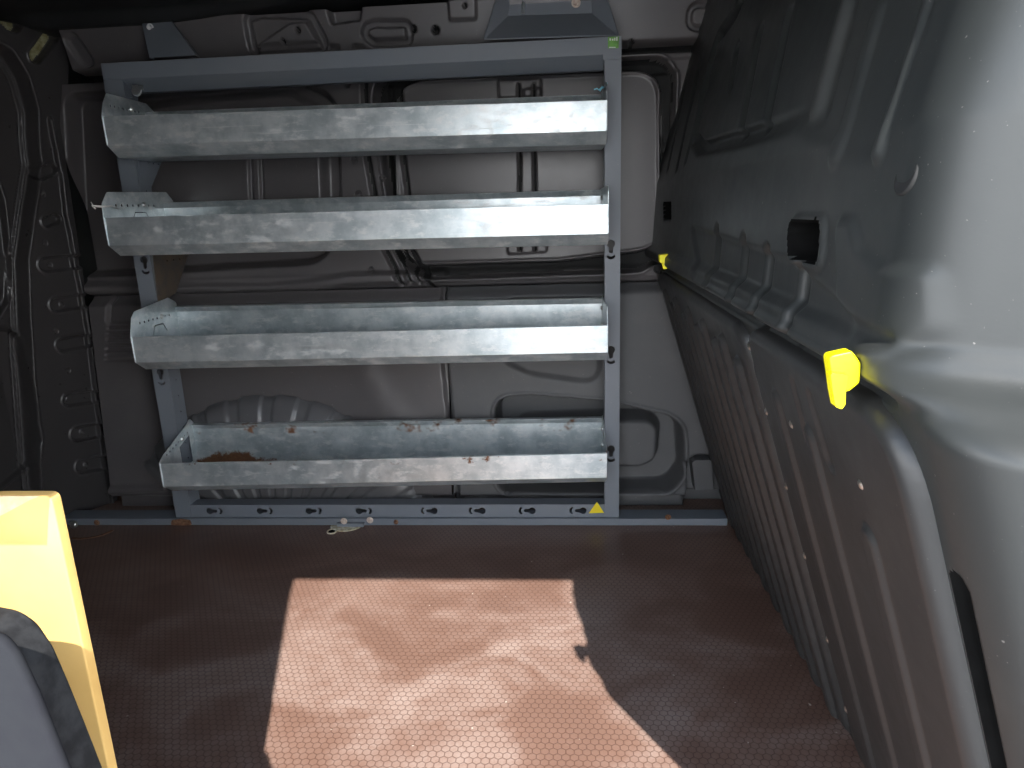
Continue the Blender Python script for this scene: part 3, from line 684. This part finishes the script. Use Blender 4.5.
# left hand: slimmer trapezoid plate
f0, f1 = on_y(150, 58, YP + 0.004), on_y(195, 55.5, YP + 0.004)
k0, k1 = on_y(142, 21, 1.835), on_y(170, 20, 1.835)
w_ = MB(); n_ = np.array([0, .0025, .0015]); w_.prism(None, [f0, f1, k1, k0], [f0 + n_, f1 + n_, k1 + n_, k0 + n_])
fl_ = np.array([0.0, 0.020, 0.0]); ex = np.array([-.002, 0, 0]); w_.prism(None, [f0, k0, k0 + fl_*.3, f0 + fl_], [f0 + ex, k0 + ex, k0 + fl_*.3 + ex, f0 + fl_ + ex])
ex = np.array([.002, 0, 0]); w_.prism(None, [f1, k1, k1 + fl_*.3, f1 + fl_], [f1 + ex, k1 + ex, k1 + fl_*.3 + ex, f1 + fl_ + ex])
brk2 = part(w_.build('roof_bracket', M['rack'], bevel=0.0008))
b_ = MB(); p = on_y(150.5, 27, 1.822); b_.disc(p, (0, -1, -.3), [(.0085, 0), (.0085, .0016), (.0055, .002), (.0055, .010), (.003, .011)], 18); child(brk2, b_.build('bolt', M['wire']))
b_ = MB(); q = on_y(147, 10, 1.83); b_.tube([on_y(147, 19, 1.83), on_y(146, 8, 1.83), on_y(145, -4, 1.83)], .0035, 10); child(brk2, b_.build('stud', M['steel']))
# white clip under the beam at its left end
cl = MB(); p = on_y(137, 92, YP - .003)
cl.disc((p[0], p[1], p[2] + .002), (0, -1, 0), [(.0125, 0), (.0125, .002), (.010, .003)], 20)
cl.box(p[0] + .008, p[0] + .018, p[1] - .0025, p[1], p[2] + .004, p[2] + .014); cl.box(p[0] - .009, p[0] + .006, p[1] - .0025, p[1], p[2] + .004, p[2] + .016)
part(cl.build('hanging_clip', M['chrome']))

# ---- shelf trays
XE0, XE1 = -1.070, 0.1025
def tray(lipL, lipR, backL, backR, Yf, Yb, mat, plate_px, deep=0.0, style=0, label=None):
    zl0, zl1 = on_x(*lipL, XE0)[2], on_y(*lipR, Yf)[2]
    zb0, zb1 = on_y(*backL, Yb)[2], on_y(*backR, Yb)[2]
    def ring(X, zl, zb):
        lo = zl - 0.065; bt = lo - 0.0255
        pr_ = [(Yf + 0.010, zl - 0.001), (Yf, zl), (Yf, lo), (Yf + 0.036, bt), (Yb - 0.004, bt), (Yb, bt + 0.006), (Yb, zb - 0.012), (Yb - 0.007, zb), (Yb + 0.006, zb + 0.001)]
        return [(X, a, b) for a, b in thick(pr_, 0.0016)]
    m_ = MB(); m_.prism(None, ring(XE0, zl0, zb0), ring(XE1, zl1, zb1))
    o = m_.build('shelf_tray', mat, bevel=0.0012); part(o)
    if label: o['label'] = label
    for X, zl, zb, s_ in ((XE0, zl0, zb0, 1), (XE1, zl1, zb1, -1)):
        if style == 0:
            f_ = [(Yf - 0.004, zl - 0.001), (Yf - 0.006, zl + 0.042), (Yf + 0.012, zl + 0.056), (Yb - 0.03, zl + 0.060), (Yb + 0.006, zl + 0.050)] if plate_px is None else [(Yf - 0.004, zl)] + [tuple(on_x(a, b, XE0)[[1, 2]] + np.array([0, zl - zl0])) for a, b in plate_px]
            ylast = f_[-1][0]
            loop = f_ + [(max(ylast, Yb), zl - 0.0855), (Yf + 0.036, zl - 0.0895), (Yf - 0.002, zl - 0.064)]
            rr_ = [0] + [.012]*(len(f_)-1) + [.004, .004, .006]
            loop = fillet(loop, rr_, 4)
        else:
            loop = fillet([(Yf - 0.003, zl + 0.004), (Yf + 0.02, zl + 0.018), (Yb - 0.03, zb + 0.012), (Yb - 0.012, zb + 0.022), (Yb + 0.006, zb + 0.004), (Yb + 0.004, zl - 0.0855), (Yf + 0.036, zl - 0.0895), (Yf - 0.003, zl - 0.064)], [.004, .01, .012, .01, .008, .004, .006, .010], 4)
        if s_ < 0:  # keep the right plate low where the photo shows only the tray end
            loop = [(a, min(b, max(zl, zb) + 0.006)) for a, b in loop]
        e = MB(); e.ext(loop, 'x', X - 0.0012*s_, X + 0.0010*s_)
        e_o = e.build('end_plate', mat)
        c = MB(); span = Yb - Yf
        if s_ > 0:
            for k in range(8):
                if k == 5: continue
                yy_ = Yf + span*(0.20 + 0.088*k); zz_ = (zl + 0.028) if style == 0 else zl + 0.012 + 0.03*k/8
                c.ext([(yy_ + 0.0034*math.cos(2*math.pi*j/8), zz_ + 0.0034*math.sin(2*math.pi*j/8)) for j in range(8)], 'x', X - .01, X + .01)
            if style == 0:
                y0_ = Yf + span*.42; dy = span*.30; z0_ = zl - 0.012
                path = [(y0_, z0_), (y0_ + dy*.22, z0_ + .022), (y0_ + dy*.78, z0_ + .022), (y0_ + dy, z0_)]
                c.ext(thick(path, 0.0022), 'x', X - .01, X + .01)
            else:
                c.ext([(Yf + span*.55, zl - .05), (Yf + span*.86, zl - .05), (Yf + span*.86, zl + .03), (Yf + span*.55, zl + .012)], 'x', X - .01, X + .01)
            cut(e_o, c)
            b_ = MB(); b_.disc((X + .001, Yf + span*(0.20 + 0.088*5), zl + 0.030), (1, 0, 0), [(.006, 0), (.006, .002), (.0045, .004), (.002, .005)], 14); child(o, b_.build('bolt', M['steel']))
        else:
            for zz_ in (zl + 0.016, zl - 0.03):
                b_ = MB(); b_.disc((X - .0015, YP + .032, min(zz_, zb - .004)), (-1, 0, 0), [(.006, 0), (.006, .002), (.0045, .004), (.002, .005)], 14); child(o, b_.build('bolt', M['steel']))
        bv = e_o.modifiers.new('bevel', 'BEVEL'); bv.width = 0.0006; bv.segments = 1; bv.limit_method = 'ANGLE'; bv.angle_limit = math.radians(60)
        child(o, e_o)
    return o
tray((103, 116.5), (605, 100), (300, 106), (603, 95.5), 1.650, 1.835, M['zinc'], ((102.5, 103), (106, 93), (146, 103.5), (154, 112)))
tray((104, 217.7), (606, 204), (186, 202.5), (604, 190.5), 1.592, 1.850, M['zinc'], ((101.5, 204), (106.5, 192), (166, 192), (173, 201)))
tray((132, 336.9), (606, 325.5), (182, 307), (602, 298.5), 1.617, 1.835, M['zinc'], ((131, 318), (134, 311.5), (168, 297.5), (176, 302)))
tray((160, 464), (605, 453.5), (192, 424.6), (601, 417.7), 1.646, 1.828, M['rusty'], None, style=1, label='bottom galvanised tray, rusted along its seams')
# gusset plates on the left upright under the two upper trays
for pts, nm in ((((152, 247), (190, 247), (176, 292), (164, 302), (158, 302)), 'side_gusset'), (((138, 150), (166, 150), (150, 190), (140, 190)), 'side_gusset')):
    lp_ = [tuple(on_x(a, b, XL1 + 0.004)[[1, 2]]) for a, b in pts]
    g = MB(); g.ext(lp_, 'x', XL1 + 0.0032, XL1 + 0.0055); o = g.build(nm, plain('gusset_brown', (0.085, 0.075, 0.068), 0.55, c2=(0.12, 0.09, 0.065), scale=25) if pts[0][0] == 152 else M['rack'])
    c = MB()
    ys = [q[0] for q in lp_]; y0_, y1_ = min(ys), max(ys); zt = max(q[1] for q in lp_)
    for k in range(4): c.ext([(y0_ + (y1_-y0_)*(.35 + .16*k) + .003*math.cos(2*math.pi*j/8), zt - .040 + .003*math.sin(2*math.pi*j/8)) for j in range(8)], 'x', XL1 - .01, XL1 + .02)
    cut(o, c); part(o)

# ================================================================== LOOSE THINGS AND FITTINGS
# cover panels on the lower bulkhead
def cover(name, y0, y1, z0, z1, rib_list, label, screws, corner):
    ya = [y0 - 0.02]
    while ya[-1] < y1 + 0.02: ya.append(ya[-1] + 0.0022 + 0.0020*max(0, ya[-1] - 0.5))
    ya = np.array(ya); za = np.arange(z0 - 0.012, z1 + 0.012, 0.003)
    A, B = np.meshgrid(ya, za, indexing='ij')
    pts = fillet([(y0, z0), (y1, z0), (y1, z1), (y0, z1)], [.02, .02, .04, corner], 10); s = poly_sd(A, B, pts)
    e = np.clip(-s/0.016, 0, 1); dd = -0.010 + 0.024*np.sqrt(1 - (1 - e)**2)
    dd = np.where(s > 0, -0.010 - 7.0*np.clip(s, 0, 0.008), dd)
    for (yr, zb, zt, w, h, sk) in rib_list:
        dd += h*groove(seg_dist(A, B, [(yr, zb), (yr + sk, zt)]), w, 0.008)
    X = prof(B) - dd
    root = tag(empty(name, (float(prof(z0)), (y0+y1)/2, 0.0)), label, 'bulkhead panel')
    me = grid_mesh('panel', np.stack([X, A, B], -1), mask=s < 0.008); o = finish('panel', me, M['cover'], smooth=True); at_root(root, o)
    sdm = o.modifiers.new('solid', 'SOLIDIFY'); sdm.thickness = 0.003; sdm.offset = 0
    for p in screws:
        (yy_, zz_) = BK(p); yy_ = min(max(yy_, y0 + .012), y1 - .012)
        b_ = MB(); xx = float(prof(zz_)) - 0.0138
        b_.disc((xx, yy_, zz_), (-1, 0, -.3), [(.0055, 0), (.0055, .0012), (.0035, .003), (.001, .0036)], 14); at_root(root, b_.build('screw', M['steel']))
    return root
ribs_n = []
for px, py, ztop, w in ((886, 768, .62, .010), (909, 768, .61, .010), (943, 768, .55, .011), (860, 730, .64, .008)):
    yy_, zz_ = BK((px, py)); ribs_n.append((yy_, 0.05, ztop, w*.8, 0.005, 0.0))
ribs_n += [(0.72, .60, .66, .006, -.003, 0), (0.66, .60, .66, .006, -.003, 0.01)]
cover('bulkhead_panel', 0.482, 0.905, 0.035, 0.697, ribs_n, 'nearer black ribbed cover panel on lower bulkhead, under the large yellow clip', ((748, 337), (763, 397), (805, 424), (780, 465), (796, 528), (813, 600), (827, 659), (879, 484)), .075)
ribs_f = []
yy_ = 0.985; k = 0
while yy_ < 1.72:
    ribs_f.append((yy_, 0.05, 0.62 + 0.02*(k % 2), .010, 0.009, 0.0)); ribs_f.append((yy_ + .030, 0.05, 0.60, .006, -0.004, 0.0)); yy_ += 0.075; k += 1
cover('bulkhead_panel', 0.935, 1.760, 0.035, 0.690, ribs_f, 'farther black ribbed cover panel on lower bulkhead, beside the rack end', (), .05)

# yellow clips
q = on_y(839, 372, 0.53)
big = tag(empty('yellow_clip', (q[0], q[1], q[2])), 'large bright yellow plastic clip hanging over the near bulkhead ledge', 'clip', 'yellow clips on the bulkhead ledge')
h_ = MB(); h_.ext(fillet([XZ(0.546)(p) for p in ((823, 353), (846, 348), (855, 360), (854, 379), (843, 388), (828, 387))], [.004, .003, .005, .005, .004, .002], 5), 'y', 0.534, 0.548)
at_root(big, h_.build('head', M['yellow'], bevel=0.003, seg=3))
h_ = MB(); h_.ext(fillet([XZ(0.540)(p) for p in ((825.5, 370), (844, 372), (841, 388), (840.5, 401), (837, 406), (831, 403.5), (828, 388))], [.002, .002, .006, .002, .002, .002, .005], 5), 'y', 0.530, 0.541)
at_root(big, h_.build('lever', M['yellow'], bevel=0.002, seg=3))
far = empty('yellow_clip', (0.222, 1.60, 0.715)); tag(far, 'small distant yellow clip in the far corner by the window blank', 'clip', 'yellow clips on the bulkhead ledge')
pc = on_y(664, 259, 1.60)
h_ = MB(); lp_ = fillet([(-.012, .010), (.010, .012), (.011, -.005), (.004, -.011), (-.011, -.007)], .004, 4); h_.ext([(pc[0] + a, pc[2] + b) for a, b in lp_], 'y', pc[1] - 0.012, pc[1] + 0.012)
at_root(far, h_.build('head', M['yellow'], bevel=0.002))
h_ = MB(); h_.ext([(pc[0] - .006, pc[2] - .008), (pc[0] + .010, pc[2] - .008), (pc[0] + .006, pc[2] - .022), (pc[0] - .002, pc[2] - .022)], 'y', pc[1] - 0.009, pc[1] + 0.004)
at_root(far, h_.build('lever', M['yellow'], bevel=0.0015))
# little black peg under it
pp = on_y(660, 269.5, 1.80); pg = MB(); pg.disc((pp[0], pp[1], pp[2]), (-.5, -1, .2), [(.0115, 0), (.0115, .020), (.0085, .022), (.0080, .016), (.002, .016)], 20)
pg.tube([(pp[0], pp[1], pp[2]), (pp[0] + .03, pp[1] + .05, pp[2] - .01)], .009, 12)
tag(pg.build('rubber_peg', M['gap'], smooth=True), 'short black hollow peg below the far yellow clip', 'peg')
# oval grommet on the upper bulkhead
gy, gz = BK((905, 175)); gx = float(prof(gz)); g_ = MB(); g_.disc((gx + .002 + float(near_roll(np.array(gy), np.array(gz))), gy, gz), (-1, 0, .25), [(.0150, -.004), (.0150, .0012), (.0138, .0022), (.0120, .0012), (.001, .0008)], 28)
tag(g_.build('grommet', M['gap'], smooth=True), 'round black rubber grommet on the upper bulkhead', 'grommet')
# rubber stop low in the front corner
cs = [on_y(a, b, 1.835) for a, b in ((692, 463), (695, 460), (711, 460), (713, 464), (714, 490), (695, 491))]
rs = MB(); rs.prism(None, cs, [c_ + np.array([0.0, 0.05, 0.0]) for c_ in cs]); tag(rs.build('rubber_stop', M['lining'], bevel=0.003), 'small rounded black stop block in the corner above the rail end', 'stop block')
# lashing plate half hidden by the rail
q = on_z(345, 527, 0.0); lpn = MB()
half = [(q[0] - .042, YP - 0.012)] + [(q[0] + .002 + .044*math.cos(math.radians(t)), YP - 0.014 - 0.034*math.sin(math.radians(-t))) for t in range(180, 361, 12)]
half = [(a, b) for a, b in half]
lpn.ext([(a, b) for a, b in half], 'z', 0.0002, 0.0022)
root = tag(empty('lashing_plate', (q[0], YP - .02, 0)), 'worn cream metal lashing plate let into the floor under the rail', 'lashing plate')
at_root(root, lpn.build('plate', M['brass']))
q2 = on_z(332, 532, 0.0); lr = MB(); 
lr.tube([(q2[0] + .0125*math.cos(t), q2[1] + .014*math.sin(t), .002) for t in np.linspace(0, 2*math.pi, 25)], .0022, 8, caps=False); at_root(root, lr.build('ring', M['brass'], smooth=True))
lr = MB(); lr.disc((q2[0], q2[1], 0.0002), (0, 0, 1), [(.0115, 0), (.0115, .0012)], 20); at_root(root, lr.build('socket', M['hole']))
# rusty washer bracket at the left end of the rail
q = on_z(88, 535, 0.0); w_ = MB()
arc_ = [(q[0] + .060*math.cos(t) - .01, q[1] + .03 - 0.050*math.sin(t)) for t in np.linspace(0.05, math.pi*.62, 14)]
w_.ext(thick(arc_, 0.008), 'z', 0.0004, 0.002)
root = tag(empty('floor_anchor', (q[0], q[1], 0)), 'rusted anchor ring on the floor at the left rail end beside the yellow board', 'floor anchor')
at_root(root, w_.build('rim', M['rust']))
p = on_y(74, 525, 1.735); w_ = MB(); w_.disc((p[0], p[1], max(.012, p[2])), (.2, -1, .4), [(.011, 0), (.011, .0015), (.0055, .002), (.0055, .006), (.003, .0065)], 18); at_root(root, w_.build('bolt', M['steel']))
# cable tie and blue cord
p0, p1, p2, p3 = on_x(92, 205.5, -1.085), on_x(102, 206.5, -1.068), on_x(112, 206, -1.066), on_x(119, 209, -1.065)
ct = MB(); ct.tube([on_x(91, 202, -1.085), on_x(93, 206, -1.085), p1, p2, p3], [.0012, .0026, .0024, .0020, .0012], 8)
ct.tube([p0, on_x(95, 207, -1.085) + np.array([0, 0, -.004])], .002, 8)
tag(ct.build('cable_tie', M['wire'], smooth=True), 'white cable tie poking out at the left end of the second tray', 'cable tie')
bc = MB(); bc.tube([on_y(594, 89.5, 1.70), on_y(597, 88.5, 1.70), on_y(599, 90, 1.70), on_y(602, 86.5, 1.72), on_y(604, 87.5, 1.73), on_y(607, 83, 1.745)], .0016, 6)
bc.tube([on_y(600, 91, 1.71), on_y(602, 88, 1.72), on_y(606, 86.5, 1.745)], .0014, 6)
tag(bc.build('cord_scrap', M['blue'], smooth=True), 'frayed scrap of blue cord at the right end above the top tray', 'cord')

# ---- yellow board leaning in the doorway and the black case in front of it
YB = 0.426
bx = on_y(60, 490, YB + 0.010); bz = bx[2]
bd = MB(); lp_ = fillet([(bx[0] - .62, -.55), (bx[0] + .0015, -.55), (bx[0] + .0005, bz), (bx[0] - .62, bz + .001)], [0, 0, .006, .006], 4)
bd.ext(lp_, 'y', YB, YB + 0.010)
root = tag(empty('yellow_board', (bx[0] - .3, YB, -.55)), 'sunlit orange-yellow board standing upright at lower left, behind the black case', 'board')
at_root(root, bd.build('board', M['board'], bevel=0.0015))
ws = MB(); wl_ = [XZ(YB)(p) for p in ((-8, 496), (40, 496), (30, 500), (6, 513), (-8, 520))]; ws.ext(wl_, 'y', YB - 0.0004, YB + .001); at_root(root, ws.build('worn_corner', M['boardworn']))
YC = 0.315
CP = XZ(YC + 0.05)
o_px = ((-60, 601), (0, 604), (22, 608), (40, 621), (56, 645), (72, 682), (88, 722), (105, 766), (122, 815))
outer = [CP(p) for p in o_px]; xr = outer[-1][0]
loop = [(outer[0][0] - .12, -.55), (outer[0][0] - .12, outer[0][1])] + outer + [(xr + .004, .1), (xr + .004, -.55)]
loop = fillet(loop, .02, 4); cs = MB(); cs.ext(loop, 'y', YC, YC + 0.05)
root = tag(empty('black_case', (outer[2][0], YC, -.55)), 'black moulded case with a rounded corner, cut off at the lower left', 'case')
at_root(root, cs.build('shell', M['case'], bevel=0.004, seg=3))
i_px = ((-60, 625), (-8, 627), (10, 634), (24, 652), (42, 690), (60, 735), (76, 775), (96, 830))
inn_ = [XZ(YC)(p) for p in i_px]
cs = MB(); cs.ext(fillet([(inn_[0][0] - .11, -.5), (inn_[0][0] - .11, inn_[0][1])] + inn_ + [(inn_[-1][0], .1), (inn_[-1][0], -.5)], .02, 4), 'y', YC - 0.006, YC + 0.001)
at_root(root, cs.build('side_pad', M['casein'], bevel=0.003, seg=3))
